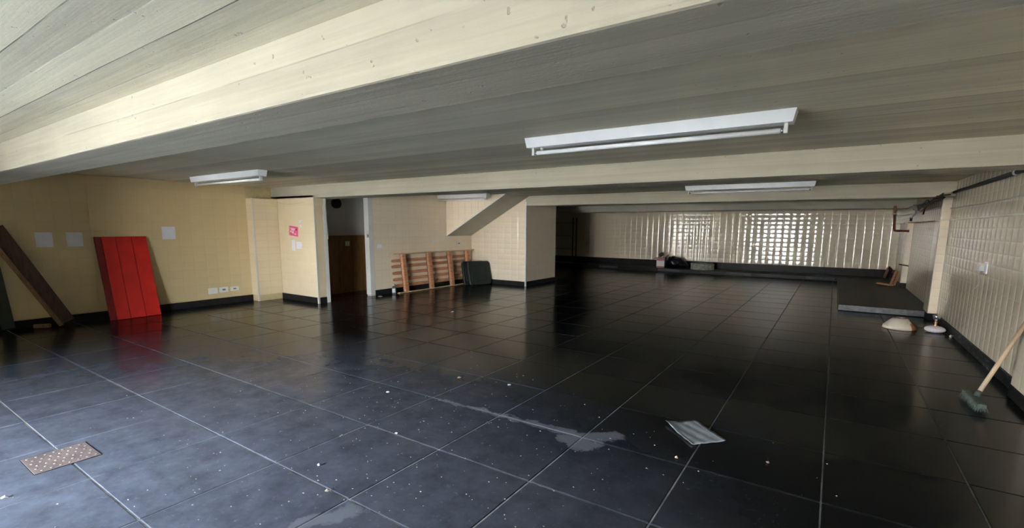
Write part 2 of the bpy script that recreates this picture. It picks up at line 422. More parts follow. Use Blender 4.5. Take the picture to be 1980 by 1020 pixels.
# small pilaster at its end
w = box('wall_pilaster', XL, -9.13, 4.88, YP+0.1, 0, ZB+0.01, M['grout_yellow']); struct(w, 'shallow tiled pilaster at the end of the olive wall', 'wall')
tile_panel(w, (XL, 4.88, 0.115), (1, 0, 0), (0, 0, 1), (0, -1, 0), 0.22, 1.83, M['tile_pier'])
tile_panel(w, (-9.13, 4.885, 0.115), (0, 1, 0), (0, 0, 1), (1, 0, 0), 0.475, 1.83, M['tile_pier'])
struct(box('trim_1', -9.145, -9.115, 4.862, 4.892, 0, ZB, M['plaster']), 'buff corner strip on the shallow pilaster', 'trim')
# pier beside the doorway
w = box('wall_pier', -9.7, XP, YP, 5.60, 0, ZB+0.05, M['grout']); struct(w, 'buff tiled pier carrying the pink flyer', 'wall')
tile_panel(w, (-9.13, YP, 0.115), (1, 0, 0), (0, 0, 1), (0, -1, 0), 1.165, 1.83, M['tile_pier'])
tile_panel(w, (XP, YP+0.01, 0.115), (0, 1, 0), (0, 0, 1), (1, 0, 0), 0.16, 1.83, M['tile_pier'])
struct(box('trim_2', XP-0.02, XP+0.012, YP-0.014, YP+0.018, 0, ZB, M['plaster']), 'buff corner strip on the pier edge', 'trim')
struct(box('baseboard_pier', -9.13, XP-0.02, YP-0.018, YP, 0, 0.112, M['stone']), 'dark stone baseboard under the pink flyer pier', 'baseboard')
struct(box('baseboard_jamb', XP, XP+0.018, YP+0.02, 5.53, 0, 0.112, M['stone']), 'short dark stone baseboard beside the doorway jamb', 'baseboard')
struct(box('trim_3', XP-0.22, XP+0.014, 5.545, 5.615, 0, ZB+0.02, M['white_paint']), 'pale door jamb on the pier side of the doorway', 'trim')
# doorway wall with pallet
w = box('wall_doorway', XP-0.12, XP, 6.60, YS+0.2, 0, ZC, M['grout']); struct(w, 'beige tiled wall behind the wooden pallet', 'wall')
tile_panel(w, (XP, 6.71, 0.115), (0, 1, 0), (0, 0, 1), (1, 0, 0), YS-6.71, 2.06, M['tile_plain'])
struct(box('wall_lintel', XP-0.25, XP, 5.60, 6.62, 2.02, ZC, M['plaster']), 'plaster lintel above the doorway', 'wall')
struct(box('trim_4', XP-0.12, XP+0.014, 6.585, 6.70, 0.03, 2.03, M['white_paint']), 'white door jamb next to the light switch', 'trim')
struct(box('baseboard_doorway', XP, XP+0.018, 6.71, YS, 0, 0.112, M['stone']), 'dark stone baseboard behind the pallet', 'baseboard')
# back room seen through the doorway
XBR = -8.85
w = box('wall_inner', XBR-WT, XBR, 5.6, 9.8, 0, 2.1, M['white_paint']); struct(w, 'white upper wall of the room behind the doorway', 'wall')
wp = empty('wall_wainscot'); struct(wp, 'brown wooden wainscot in the room behind the doorway', 'wall')
for i in range(14):
    box('panel', XBR, XBR+0.02+0.003*(i % 2), 5.62+i*0.3, 5.62+i*0.3+0.292, 0.0, 1.245, M['wainscot'], wp)
struct(box('wall_inner_end', XBR-WT, XP-0.25, 9.75, 9.9, 0, 2.1, M['white_paint']), 'far end wall of the room behind the doorway', 'wall')
struct(box('ceiling_inner', XBR-WT, XP, 5.6, 9.9, 2.06, 2.12, M['white_paint']), 'white ceiling of the room behind the doorway', 'ceiling')
# staircase underside
ZS0 = 1.215; XST = -6.18; YT = 8.98
bm = bmesh.new()
sec = [(XP, ZS0), (XST, ZC-0.002), (XST-0.25, ZC+0.02), (XP-0.1, ZC+0.02), (XP-0.1, ZS0)]
a = [bm.verts.new((x, YT, z)) for x, z in sec]; c_ = [bm.verts.new((x, YS+0.05, z)) for x, z in sec]
bm.faces.new(a); bm.faces.new(c_)
for i in range(5): bm.faces.new((a[i], a[(i+1) % 5], c_[(i+1) % 5], c_[i]))
st = link('wall_staircase', bm, M['plaster']); struct(st, 'sloping underside of a staircase with a tiled triangular side', 'staircase')
def slope_z(x): return ZS0+0.012+(x-XP)*(ZC-ZS0)/(XST-XP)
def cut_tiles(parent, y_, x0, x1, z0, z1, mat, above):
    """tiles on a wall facing -y, cut along the slope of the stair (only the cut ones; whole cells are skipped)"""
    nx, nz = max(1, round((x1-x0)/TW)), max(1, round((z1-z0)/TH)); px_, pz_ = (x1-x0)/nx, (z1-z0)/nz
    for i in range(nx):
        for j in range(nz):
            a_, b_, c_, d_ = x0+i*px_+.0015, x0+(i+1)*px_-.0015, z0+j*pz_+.0015, z0+(j+1)*pz_-.0015
            poly = [(a_, c_), (b_, c_), (b_, d_), (a_, d_)]; sg = 1 if above else -1
            dist = [sg*(z-slope_z(x)) for x, z in poly]
            if max(dist) <= 0.004 or (not above and min(dist) > 0): continue
            out = []
            for q in range(4):
                p, n_, dp, dn = poly[q], poly[(q+1) % 4], dist[q], dist[(q+1) % 4]
                if dp >= 0: out.append(p)
                if (dp >= 0) != (dn >= 0):
                    t = dp/(dp-dn); out.append((p[0]+(n_[0]-p[0])*t, p[1]+(n_[1]-p[1])*t))
            if len(out) < 3: continue
            bm = bmesh.new(); F = [bm.verts.new((x, y_-0.006, z)) for x, z in out]; B = [bm.verts.new((x, y_+0.001, z)) for x, z in out]
            bm.faces.new(F); bm.faces.new(B)
            for q in range(len(out)): bm.faces.new((F[q], F[(q+1) % len(out)], B[(q+1) % len(out)], B[q]))
            link('tile', bm, mat, parent)
cut_tiles(st, YT, XP+0.005, XST, ZS0, ZC-0.004, M['tile_plain'], True)
bm = bmesh.new(); d = Vector((XST-XP, 0, ZC-ZS0)).normalized()
add_box(bm, 0, 1.98, -0.014, 0.004, 0.0, 0.03, frame_mtx((XP+0.01, YT, ZS0), d, (0, 1, 0), Vector((d.x, 0, d.z)).cross(Vector((0, 1, 0)))))
link('edge_strip', bm, M['white_paint'], st)
# stair wall block (column)
w = box('wall_stair', XP-0.25, XCOL, YS, 11.45, 0, ZC, M['tile']); struct(w, 'cream glazed tile wall under the staircase', 'wall')
tile_panel(w, (XP, YS, 0.115), (1, 0, 0), (0, 0, 1), (0, -1, 0), XCOL-XP-0.02, 1.96, M['tile'], keep=lambda c: c.z+0.07 < ZS0+(c.x-0.1-XP)*(ZC-ZS0)/(XST-XP))
tile_panel(w, (XCOL, YS+0.02, 0.115), (0, 1, 0), (0, 0, 1), (1, 0, 0), 1.43, 1.83, M['tile_plain'])
struct(box('trim_5', XCOL-0.022, XCOL+0.012, YS-0.014, YS+0.02, 0, ZB+0.1, M['white_paint']), 'pale corner strip on the stair wall edge', 'trim')
struct(box('baseboard_stair', XP+0.02, XCOL-0.02, YS-0.018, YS, 0, 0.112, M['stone']), 'dark stone baseboard under the staircase wall', 'baseboard')
struct(box('baseboard_column', XCOL, XCOL+0.018, YS+0.02, 11.45, 0, 0.112, M['stone']), 'dark stone baseboard round the stair wall corner', 'baseboard')
# alcove beyond it
struct(box('wall_alcove', -12.2, -12.0, 9.9, YB, 0, ZC, M['plaster']), 'dark end wall of the alcove behind the stair wall', 'wall')
struct(box('wall_alcove_side', -12.0, XP-0.25, 11.25, 11.45, 0, ZC, M['plaster']), 'rear side of the stair block inside the alcove', 'wall')
# back wall
w = box('wall_back', -12.2, XR+WT, YB, YB+WT, 0, ZC, M['grout']); struct(w, 'glossy cream tiled back wall reflecting the daylight', 'wall')
tile_panel(w, (-9.8, YB, 0.335), (1, 0, 0), (0, 0, 1), (0, -1, 0), 11.28, 1.66, M['tile'], cap=300, wob=0.0010)
struct(box('baseboard_back', -12, XR, YB-0.02, YB, ZST, 0.33, M['stone']), 'tall dark stone baseboard along the back ledge', 'baseboard')
# stone ledge and platform
pf = empty('platform'); struct(pf, 'low dark stone platform and ledge along the back wall', 'platform')
box('ledge', -12, 0.17, YLED, YB, 0, ZST, M['stone'], pf, bevel=0.006)
box('deck', 0.17, XR, 10.36, YB, 0, ZST, M['stone'], pf, bevel=0.006)
box('nosing', 0.165, 1.36, 10.34, 10.362, 0.012, ZST-0.004, M['stone_edge'], pf)
for i in range(12):
    x0 = -8.4+i*0.71
    box('nosing', x0, x0+0.70, YLED-0.012, YLED+0.002, 0.03, ZST-0.004, M['stone_dim'] if i % 3 == 2 else M['stone'], pf)
# right wall and its pillars
w = box('wall_right', XR, XR+WT, YF-WT, YB+WT, 0, ZC, M['grout']); struct(w, 'glossy tiled side wall above the broom', 'wall')
tile_panel(w, (XR, 5.83, 0.115), (0, 1, 0), (0, 0, 1), (-1, 0, 0), 4.32, 1.485, M['tile'], cap=300, wob=0.0010)
tile_panel(w, (XR, 5.83, 1.612), (0, 1, 0), (0, 0, 1), (-1, 0, 0), 4.12, 0.56, M['tile'], cap=0, wob=0.0010)
tile_panel(w, (XR, 10.62, 0.115), (0, 1, 0), (0, 0, 1), (-1, 0, 0), 3.68, 1.485, M['tile'], cap=0, wob=0.0010)
tile_panel(w, (XR, 14.75, 0.115), (0, 1, 0), (0, 0, 1), (-1, 0, 0), 2.25, 1.485, M['tile'], cap=0, wob=0.0010)
struct(box('baseboard_right', XR-0.02, XR, 0.2, 10.15, 0, 0.112, M['stone_scuffed']), 'scuffed dark stone baseboard behind the broom', 'baseboard')
lt = box('wall_upper_right', 1.365, XR+0.05, 10.13, YB, 1.60, 1.97, M['grout']); struct(lt, 'tiled lintel band above the two side pillars', 'wall')
tile_panel(lt, (1.365, 10.14, 1.603), (0, 1, 0), (0, 0, 1), (-1, 0, 0), YB-10.16, 0.36, M['tile'], cap=300)
tile_panel(lt, (1.368, 10.13, 1.603), (1, 0, 0), (0, 0, 1), (0, -1, 0), 0.11, 0.36, M['tile'])
def pillar(name, y0, y1, x0, z0, z1, label):
    p = box(name, x0, XR+0.02, y0, y1, z0, z1, M['grout']); struct(p, label, 'pillar')
    tile_panel(p, (x0+0.002, y0, z0+0.11), (1, 0, 0), (0, 0, 1), (0, -1, 0), XR-x0-0.004, z1-z0-0.115, M['tile_plain'])
    tile_panel(p, (x0, y0+0.004, z0+0.11), (0, 1, 0), (0, 0, 1), (-1, 0, 0), y1-y0-0.008, z1-z0-0.115, M['tile_plain'])
    box('plinth', x0-0.012, XR, y0-0.014, y1+0.004, z0, z0+0.105, M['stone'], p)
    return p
pillar('pillar_1', 10.15, 10.60, 1.365, 0, 1.60, 'cream tiled pillar standing behind the glass lamp base')
pillar('pillar_2', 14.3, 14.72, 1.365, ZST, 1.60, 'cream tiled pillar on the stone platform beside the broken wood')
pillar('pillar_0', 5.37, 5.83, 1.41, 0, ZB, 'narrow cream tiled pillar on the broom side of the room')
struct(box('trim_6', XR-0.012, XR, 5.83, 10.13, 1.595, 1.612, M['plaster']), 'thin horizontal rail along the glossy side wall', 'trim')
# front of the building (behind the camera)
fw = empty('wall_front'); struct(fw, 'front wall with the open doorways that let the daylight in', 'wall')
for x0, x1, z0, z1 in ((-12.2, OPEN2[0], 0, ZC), (OPEN2[1], OPEN1[0], 0, ZC), (OPEN1[1], XR+WT, 0, ZC), (OPEN2[0], OPEN2[1], OPEN2[3], ZC), (OPEN1[0], OPEN1[1], OPEN1[3], ZC)):
    box('wall_section', x0, x1, YF-WT, YF, z0, z1, M['plaster'], fw)
pw = empty('wall_partition'); struct(pw, 'partition wall beside the entrance', 'wall')
XPE = -6.6; YQ = 0.45
for x0, x1, z0, z1 in ((XL, -8.5, 0, ZC), (-7.65, XPE, 0, ZC), (-8.5, -7.65, 0, 0.45), (-8.5, -7.65, 1.8, ZC)):
    box('wall_section', x0, x1, YQ, YQ+0.15, z0, z1, M['plaster'], pw)
box('wall_section', XPE-0.15, XPE, YF, YQ, 0, ZC, M['plaster'], pw)
struct(box('roof_shade_block', -12.2, XR+WT, YF-WT, YB+WT, ZC+0.25, 9.0, M['plaster']), 'unseen storeys added above the hall to shade the near ground', 'building')  # added box, its shadow darkens the pavement close to the entrance
struct(box('wall_bounce', -60, 60, -18.3, -18, -0.05, 2.7, M['bounce_wall']), 'unseen low wall added across the street to bounce sunlight in', 'wall')  # added out of view, its sunlit face brightens the deep hall
bm = bmesh.new(); add_box(bm, -60, 60, -90, YF-WT, -0.12, -0.02); add_box(bm, XR+WT, 60, YF-WT, 60, -0.12, -0.02)
struct(link('ground', bm, M['pavement']), 'sunlit pavement outside the entrance', 'ground')

# ------------------------------------------------------------------ ceiling lamps
def make_lamp():
    L = 1.96; r = empty('fluorescent_lamp')
    bm = bmesh.new()
    prof = [(-0.065, 0), (0.065, 0), (0.058, -0.078), (-0.058, -0.078)]
    a = [bm.verts.new((-L/2, y, z)) for y, z in prof[:2]] + [bm.verts.new((-L/2+0.016, y, z)) for y, z in prof[2:]]
    c = [bm.verts.new((L/2, y, z)) for y, z in prof[:2]] + [bm.verts.new((L/2-0.016, y, z)) for y, z in prof[2:]]
    bm.faces.new(a); bm.faces.new(c)
    for i in range(4): bm.faces.new((a[i], a[(i+1) % 4], c[(i+1) % 4], c[i]))
    link('housing', bm, M['lamp_white'], r)
    for s in (-1, 1):
        bm = bmesh.new(); x = s*(L/2-0.055)
        add_box(bm, x-0.011, x+0.011, -0.02, 0.02, -0.138, -0.07, None, 0.004); h = link('lamp_holder', bm, M['socket'], r)
        bm = bmesh.new(); add_tube(bm, [(x-s*0.008, 0, -0.118), (x-s*0.032, 0, -0.118)], 0.0135, 12); link('tube_cap', bm, M['chrome'], h, True)
    tube('starter', [(-L/2+0.13, 0.0, -0.075), (-L/2+0.13, 0.0, -0.098)], 0.013, M['socket'], r)
    tube('lamp_tube', [(-L/2+0.085, 0, -0.118), (L/2-0.085, 0, -0.118)], 0.0165, M['tube_white'], r, 16)
    return r
def copy_tree(o, parent=None):
    c = o.copy(); COL.objects.link(c); c.parent = parent
    for ch in list(o.children): copy_tree(ch, c)
    return c
lamp0 = make_lamp()
for i, (x, y, lab) in enumerate((( -1.24, 3.56, 'white fluorescent batten with bare tube between the first two beams, near the open floor'),
                    (-7.40, 3.60, 'white fluorescent batten with bare tube above the olive wall and red panel'),
                    (-1.29, 8.92, 'white fluorescent batten with bare tube just before the third beam'),
                    (-7.46, 8.72, 'white fluorescent batten with bare tube beside the sloping staircase'))):
    o = lamp0 if i == 0 else copy_tree(lamp0)
    o.location = (x, y, ZC); tag(o, lab, 'ceiling lamp', 'fluorescent ceiling lamps')

# ------------------------------------------------------------------ left side: red panel, planks, papers
rp = empty('red_panel', (-9.0, 2.86, 0)); tag(rp, 'red painted board panel leaning on the olive tiled wall', 'panel')
b0 = Vector((-9.016, 2.535, 0.004)); tp = Vector((-9.30, 2.535, 1.262))
zu = (tp-b0).normalized(); yu = Vector((0, 1, 0)); xu = yu.cross(zu)
hgt = (tp-b0).length; mt = Matrix.Translation(-Vector((-9.0, 2.86, 0))) @ frame_mtx(b0, xu, yu, zu)
wb_ = (0.085, 0.175, 0.205, 0.205); y = 0
for i, ww in enumerate(wb_):
    box('stile' if i == 0 else 'board', -0.03 if i else -0.036, 0.0 if i else -0.006, y+0.003, y+ww-0.003, 0, hgt, M['dark_red'] if i == 0 else M['red'], rp, mt, 0.004)
    y += ww
box('backing', -0.034, -0.028, 0.004, y-0.004, 0.01, hgt-0.01, M['dark_red'], rp, mt)
def leaning(name, p, q, wid, th, mat, side, label, cat):
    p, q = Vector(p), Vector(q); z = (q-p).normalized(); y_ = (Vector(side)-z*Vector(side).dot(z)).normalized(); x = y_.cross(z)
    bm = bmesh.new(); add_box(bm, -th/2, th/2, -wid/2, wid/2, 0, (q-p).length, frame_mtx(p, x, y_, z), 0.004)
    return tag(link(name, bm, mat), label, cat)
leaning('timber_plank', (-9.11, 2.07, 0.06), (-9.22, 1.50, 1.40), 0.17, 0.045, M['brown'], (0, 1, 0.4), 'thick dark brown timber plank leaning on the olive wall', 'plank')
leaning('timber_batten', (-9.05, 1.985, 0.02), (-9.16, 1.42, 1.28), 0.05, 0.035, M['brown_light'], (0, 1, 0.4), 'thin lighter brown batten leaning along the dark timber plank', 'plank')
leaning('timber_post', (-9.29, 1.50, 0.03), (-9.325, 1.395, 1.65), 0.13, 0.05, M['green_black'], (0, 1, 0), 'upright greenish black post against the olive wall', 'post')
leaning('timber_offcut', (-9.22, 1.74, 0.03), (-9.10, 1.88, 0.03), 0.05, 0.05, M['brown_light'], (0, 1, 0), 'small brown wood offcut on the floor under the timber plank', 'offcut')
def sheet_x(name, u0, v0, u1, v1, x, mat, label, cat, th=0.003, group=None, skew=0.0):
    a, c = onx(u0, v0, x), onx(u1, v1, x)
    o = box(name, x-0.0005, x+th, a.y, c.y, c.z, a.z, mat); tag(o, label, cat, group); return o
def sheet_y(name, u0, v0, u1, v1, y_, mat, label, cat, th=0.003, group=None):
    a, c = ony(u0, v0, y_), ony(u1, v1, y_)
    o = box(name, a.x, c.x, y_-th, y_+0.0005, c.z, a.z, mat); tag(o, label, cat, group); return o
XT = XL+0.0065
sheet_x('wall_notice', 66, 449, 104, 477, XT, M['paper'], 'white paper notice on the olive wall above the leaning timber plank', 'paper')
sheet_x('wall_notice', 126, 449, 162, 476, XT, M['paper'], 'white paper notice on the olive wall, between the timber plank and red panel', 'paper')
sheet_x('wall_notice', 312, 438, 340, 462, XT, M['paper'], 'white paper notice on the olive wall past the red panel', 'paper')
def plate_x(name, u0, v0, u1, v1, x, label, kind):
    a, c = onx(u0, v0, x), onx(u1, v1, x); r = empty(name, (x, (a.y+c.y)/2, c.z)); tag(r, label, 'switch plate' if kind != 'socket' else 'wall socket')
    r.matrix_world = Matrix.Translation(r.location); iv = Matrix.Translation(-r.location)
    cpl = box('cover_plate', x, x+0.008, a.y, c.y, c.z, a.z, M['socket'], r, iv, 0.002)
    my, mz, hy, hz = (a.y+c.y)/2, (a.z+c.z)/2, (c.y-a.y)/2, (a.z-c.z)/2
    if kind == 'socket':
        box('outlet', x+0.008, x+0.0095, my-hy*0.35, my+hy*0.35, mz-hz*0.3, mz+hz*0.3, M['stone_edge'], cpl, iv)
    elif kind == 'switch':
        for s in (-1, 1): box('rocker', x+0.008, x+0.012, my+s*hy*0.45-hy*0.3, my+s*hy*0.45+hy*0.3, mz-hz*0.6, mz+hz*0.6, M['lamp_white'], cpl, iv)
    return r
plate_x('blank_plate', 402, 557, 421, 566.5, XT, 'blank white cover plate low on the olive wall', 'blank')
plate_x('wall_socket', 424, 555, 441.5, 563.5, XT, 'white wall socket beside the blank plate on the olive wall', 'socket')
plate_x('wall_socket', 445, 554, 462, 560.5, XT, 'white wall socket low on the olive wall, closest to the pilaster', 'socket')
plate_x('light_switch', 728, 470, 738, 481, XP+0.0065, 'white double light switch beside the doorway jamb', 'switch')
plate_x('blank_plate', 834, 464, 842, 468, XP+0.0065, 'tiny white plate above the middle of the pallet', 'blank')
plate_x('wall_socket', 883, 466.5, 891, 473.5, XP+0.0065, 'small white wall socket above the pallet near the stair corner', 'socket')
plate_x('latch_plate', 628, 454, 634.5, 462, XP+0.015, 'cream latch plate on the pier side door jamb', 'blank')
plate_x('strike_plate', 708, 452, 714, 459, XP+0.015, 'cream strike plate with keyhole on the white door jamb', 'socket')
# flyer and papers on the pier
YT_ = YP-0.0065
fy = empty('pink_flyer', (-8.6, YT_, 1.25)); tag(fy, 'tilted pink printed flyer stuck on the buff pier', 'flyer')
a, c = ony(559, 437, YT_), ony(577, 456, YT_)
cx, cz, hw, hh = (a.x+c.x)/2, (a.z+c.z)/2, (c.x-a.x)/2, (a.z-c.z)/2
iv = Matrix.Translation((cx+8.6, 0, cz-1.25)) @ Matrix.Rotation(math.radians(6), 4, 'Y')
fs = box('sheet', -hw, hw, -0.003, 0, -hh, hh, M['pink'], fy, iv)
for i, (x0, x1, z0, z1) in enumerate(((-.72, .35, .38, .55), (-.55, .15, .12, .28), (-.30, .0, -.5, -.05), (-.75, -.45, -.35, .0), (.45, .75, .2, .6), (.2, .6, -.65, -.45))):
    box('printed_mark', x0*hw, x1*hw, -0.0042, -0.003, z0*hh, z1*hh, M['card_white'] if i != 4 else M['dark_red'], fs, iv)
sheet_y('paper_strip', 564, 463, 571.5, 485, YT_, M['paper'], 'narrow white paper strip under the pink flyer', 'paper')
sheet_y('paper_slip', 573, 467, 584, 481, YT_, M['paper'], 'small white paper slip beside the narrow strip under the flyer', 'paper')
sheet_y('paper_scrap', 578.5, 425, 583, 431, YT_, M['paper'], 'upper torn white scrap above the pink flyer', 'paper')
sheet_y('paper_scrap', 580, 434, 584, 440, YT_, M['paper'], 'lower torn white scrap above the pink flyer', 'paper')
tag(tube('drooping_wire', smooth_pts([ony(526, 386.5, YP-0.012), ony(545, 393, YP-0.012), ony(565, 394, YP-0.012), ony(588, 390, YP-0.012)]), 0.004, M['conduit']), 'thin wire drooping across the top of the pier', 'wire')
# back room fittings
fp = onx(648.5, 393, XBR); fn = empty('wall_fan', (XBR, fp.y, fp.z)); tag(fn, 'round dark wall fan high in the room behind the doorway', 'fan')
def ringx(name, r0, r1, x0, x1, parent, mat, n=28):
    bm = bmesh.new(); L = []
    for r_, x_ in ((r0, x0), (r1, x0), (r1, x1), (r0, x1)): L.append([bm.verts.new((x_, r_*math.cos(2*math.pi*k/n), r_*math.sin(2*math.pi*k/n))) for k in range(n)])
    for i in range(4):
        for k in range(n): bm.faces.new((L[i][k], L[i][(k+1) % n], L[(i+1) % 4][(k+1) % n], L[(i+1) % 4][k]))
    return link(name, bm, mat, parent, False)
ringx('guard_rim', 0.085, 0.105, 0.0, 0.06, fn, M['fan_black'])
ringx('guard_ring', 0.05, 0.056, 0.05, 0.06, fn, M['fan_black'])
ringx('hub', 0.001, 0.025, 0.0, 0.062, fn, M['fan_black'])
for k in range(4):
    bm = bmesh.new(); add_box(bm, 0.015, 0.02, -0.028, 0.028, 0.02, 0.086, Matrix.Rotation(k*math.pi/2+.4, 4, 'X') @ Matrix.Rotation(0.3, 4, 'Z')); link('fan_blade', bm, M['fan_black'], fn)
ringx('back_plate', 0.001, 0.1, 0.0, 0.008, fn, M['fan_black'])
plate_x('light_switch', 667, 466, 676, 475, XBR+0.024, 'dim light switch on the brown wainscot', 'switch')

# ------------------------------------------------------------------ pallet, cases, jar
pl = empty('wooden_pallet', (-7.76, 8.4, 0)); tag(pl, 'reddish wooden slatted pallet frame standing against the beige wall', 'pallet')
lean = Vector((-0.10, 0, 0.86)).normalized()
pmt = Matrix.Translation((7.76, -8.4, 0)) @ frame_mtx((-7.775, 0, 0), Vector((0, 1, 0)).cross(lean), (0, 1, 0), lean)
for yc in (7.44, 8.25, 8.98, 9.66):
    box('post', -0.035, 0.035, yc-0.05, yc+0.05, 0.022, 0.845, M['pallet'], pl, pmt, 0.004)
    box('block', -0.082, -0.035, yc-0.02, yc+0.05, 0.03, 0.84, M['brown'], pl, pmt)
for zc in (0.715, 0.59, 0.445, 0.305, 0.165):
    bm = bmesh.new()
    vv = [(7.17, -.022), (7.22, -.034), (7.32, -.036), (9.82, -.036), (9.87, -.02), (9.87, .02), (9.82, .036), (7.32, .036), (7.22, .030), (7.17, .018)]
    A_ = [bm.verts.new((-0.082, y, zc+z)) for y, z in vv]; B_ = [bm.verts.new((-0.100, y, zc+z)) for y, z in vv]
    bm.faces.new(A_); bm.faces.new(B_)
    for i in range(len(vv)): bm.faces.new((A_[i], A_[(i+1) % len(vv)], B_[(i+1) % len(vv)], B_[i]))
    bmesh.ops.transform(bm, matrix=pmt, verts=bm.verts); link('slat', bm, M['pallet'], pl)
box('top_rail', -0.085, 0.06, 7.12, 9.90, 0.845, 0.868, M['pallet_pale'], pl, pmt, 0.003)
box('bottom_rail', -0.05, 0.05, 7.20, 9.55, 0.0, 0.022, M['pallet_pale'], pl, pmt, 0.003)

def pad(name, P, wv, upv, wid, hei, th, mat, parent, rad=0.07):
    wv = Vector(wv).normalized(); upv = Vector(upv); upv = (upv-wv*upv.dot(wv)).normalized(); nv = wv.cross(upv).normalized()
    if nv.x < 0: nv = -nv
    bm = bmesh.new(); out = []
    for cx_, cz_, a0 in ((wid-rad, hei-rad, 0), (rad, hei-rad, 90), (rad, rad, 180), (wid-rad, rad, 270)):
        for k in range(6):
            a = math.radians(a0+k*18); out.append((cx_+rad*math.cos(a), cz_+rad*math.sin(a)))
    loops = []
    cxm, czm = wid/2, hei/2
    for t, s in ((0, 0.97), (0.012, 1.0), (th-0.012, 1.0), (th, 0.96)):
        loops.append([bm.verts.new(Vector(P)+wv*(cxm+(x-cxm)*s)+upv*(czm+(z-czm)*s)+nv*(t-th)) for x, z in out])
    n = len(out)
    for a, c in zip(loops, loops[1:]):
        for k in range(n): bm.faces.new((a[k], a[(k+1) % n], c[(k+1) % n], c[k]))
    bm.faces.new(loops[0]); bm.faces.new(loops[-1])
    return link(name, bm, mat, parent)
def case(loc, wv, up, wid, hei, label):
    r = empty('soft_case', loc); tag(r, label, 'case', 'black cases leaning on the pallet')
    shl = pad('shell', (0, 0, 0), wv, up, wid, hei, 0.075, M['black_case'], r)
    wn = Vector(wv).normalized(); u_ = Vector(up).normalized(); nn = wn.cross(u_).normalized()
    if nn.x < 0: nn = -nn
    pad('pocket', Vector(wn)*0.10+u_*0.10+nn*0.012, wv, up, wid-0.2, hei-0.2, 0.014, M['black_case'], shl, 0.04)
    tube('carry_handle', smooth_pts([wn*(wid*.38)+u_*(hei-.012)-nn*.04, wn*(wid*.42)+u_*(hei+.02)-nn*.04, wn*(wid*.58)+u_*(hei+.02)-nn*.04, wn*(wid*.62)+u_*(hei-.012)-nn*.04]), 0.008, M['black_case'], r)
    return r
CW, CU = Vector((0.30, 0.63, 0)), Vector((-0.24, -0.14, 0.55)); CN = CW.cross(CU).normalized()
cpos = Vector((-7.47, 9.30, 0.008))
case(cpos, CW, CU, 0.62, 0.60, 'black soft case with front pocket, outermost of the pair on the pallet')
c2 = cpos-CN*0.10-CW.normalized()*0.11; c2.z = 0.008
case(c2, CW, CU, 0.64, 0.60, 'black soft case tucked between the other case and the pallet')
jr = empty('glass_jar', (-7.80, 7.09, 0)); tag(jr, 'small clear glass jar on the floor at the end of the pallet', 'jar')
lathe('body', [(0.036, 0.0), (0.040, 0.008), (0.040, 0.15), (0.034, 0.165), (0.026, 0.172), (0.026, 0.185)], (0, 0, 0), M['glass_jar'], jr, 20)
lathe('label_band', [(0.0405, 0.035), (0.0412, 0.04), (0.0412, 0.11), (0.0405, 0.115)], (0, 0, 0), M['card_white'], jr, 20)
lathe('cap', [(0.027, 0.186), (0.029, 0.188), (0.029, 0.215), (0.026, 0.22)], (0, 0, 0), M['conduit'], jr, 20)

# ------------------------------------------------------------------ back ledge: box, bag, cement ring
YO = 16.42
def sx(u): return ony(u, 508, YO).x
bx = empty('carton', (sx(1277), YO, ZST)); tag(bx, 'small red and white open carton on the back ledge', 'carton')
wdt = (sx(1285.5)-sx(1270))/2; ch = 0.34
cbo = box('carton_body', -wdt, wdt, 0, 0.26, 0, ch-0.0, M['card_blue'], bx)
box('front_print_red', -wdt, wdt, -0.003, 0, ch*0.68, ch, M['card_red'], cbo)
box('front_print_white', -wdt, wdt, -0.003, 0, ch*0.14, ch*0.68, M['card_white'], cbo)
box('front_print_band', -wdt, wdt, -0.003, 0, 0, ch*0.14, M['card_red'], cbo)
box('flap', 0, 0.15, 0.0, 0.24, -0.004, 0.004, M['brown'], bx, Matrix.Translation((-wdt, 0.01, ch)) @ Matrix.Rotation(math.radians(153), 4, 'Y') @ Matrix.Rotation(0, 4, 'X'))
box('flap', 0, 0.12, 0.0, 0.24, -0.004, 0.004, M['card_red'], bx, Matrix.Translation((wdt, 0.01, ch)) @ Matrix.Rotation(math.radians(-50), 4, 'Y'))
bm = bmesh.new(); bmesh.ops.create_icosphere(bm, subdivisions=3, radius=0.075)
for v in bm.verts: v.co *= 1+0.28*math.sin(v.co.x*45)*math.sin(v.co.y*40+v.co.z*38)
bmesh.ops.transform(bm, matrix=Matrix.Translation((-0.02, 0.12, ch+0.095)), verts=bm.verts)
o = link('crumpled_bundle', bm, M['brown'], None, True); o.location = bx.location; tag(o, 'dark crumpled bundle poking out of the open carton', 'bundle')
# bin bag
bm = bmesh.new(); bmesh.ops.create_icosphere(bm, subdivisions=5, radius=1.0)
x0, x1 = sx(1288), sx(1333)
prof = [(-1, .55), (-.8, .95), (-.55, 1.0), (-.2, .98), (.2, .84), (.6, .58), (.85, .34), (1, .12)]
def pv(t):
    for (a, va), (c, vc) in zip(prof, prof[1:]):
        if a <= t <= c: return va+(vc-va)*(t-a)/(c-a)
    return prof[-1][1]
for v in bm.verts:
    p = v.co.copy(); t = max(-1, min(1, p.x))
    hgt_ = 0.40*pv(t)
    rad = math.sqrt(max(0.0, 1-t*t)) or 1e-6
    zz = (p.z/rad*0.5+0.5) if rad > 0.02 else 0.5
    wr = 1+0.03*math.sin(p.x*9+p.z*6)+0.05*math.sin(p.y*17-p.x*7)*(1-abs(p.z))+0.03*math.sin(p.z*31+p.y*23)*(1-abs(p.z))
    v.co = Vector((t*(x1-x0)/2*1.0, p.y*0.24*wr*(0.6+0.4*pv(t)), max(0.0, zz*hgt_*wr*min(1, rad*1.6+0.15))))
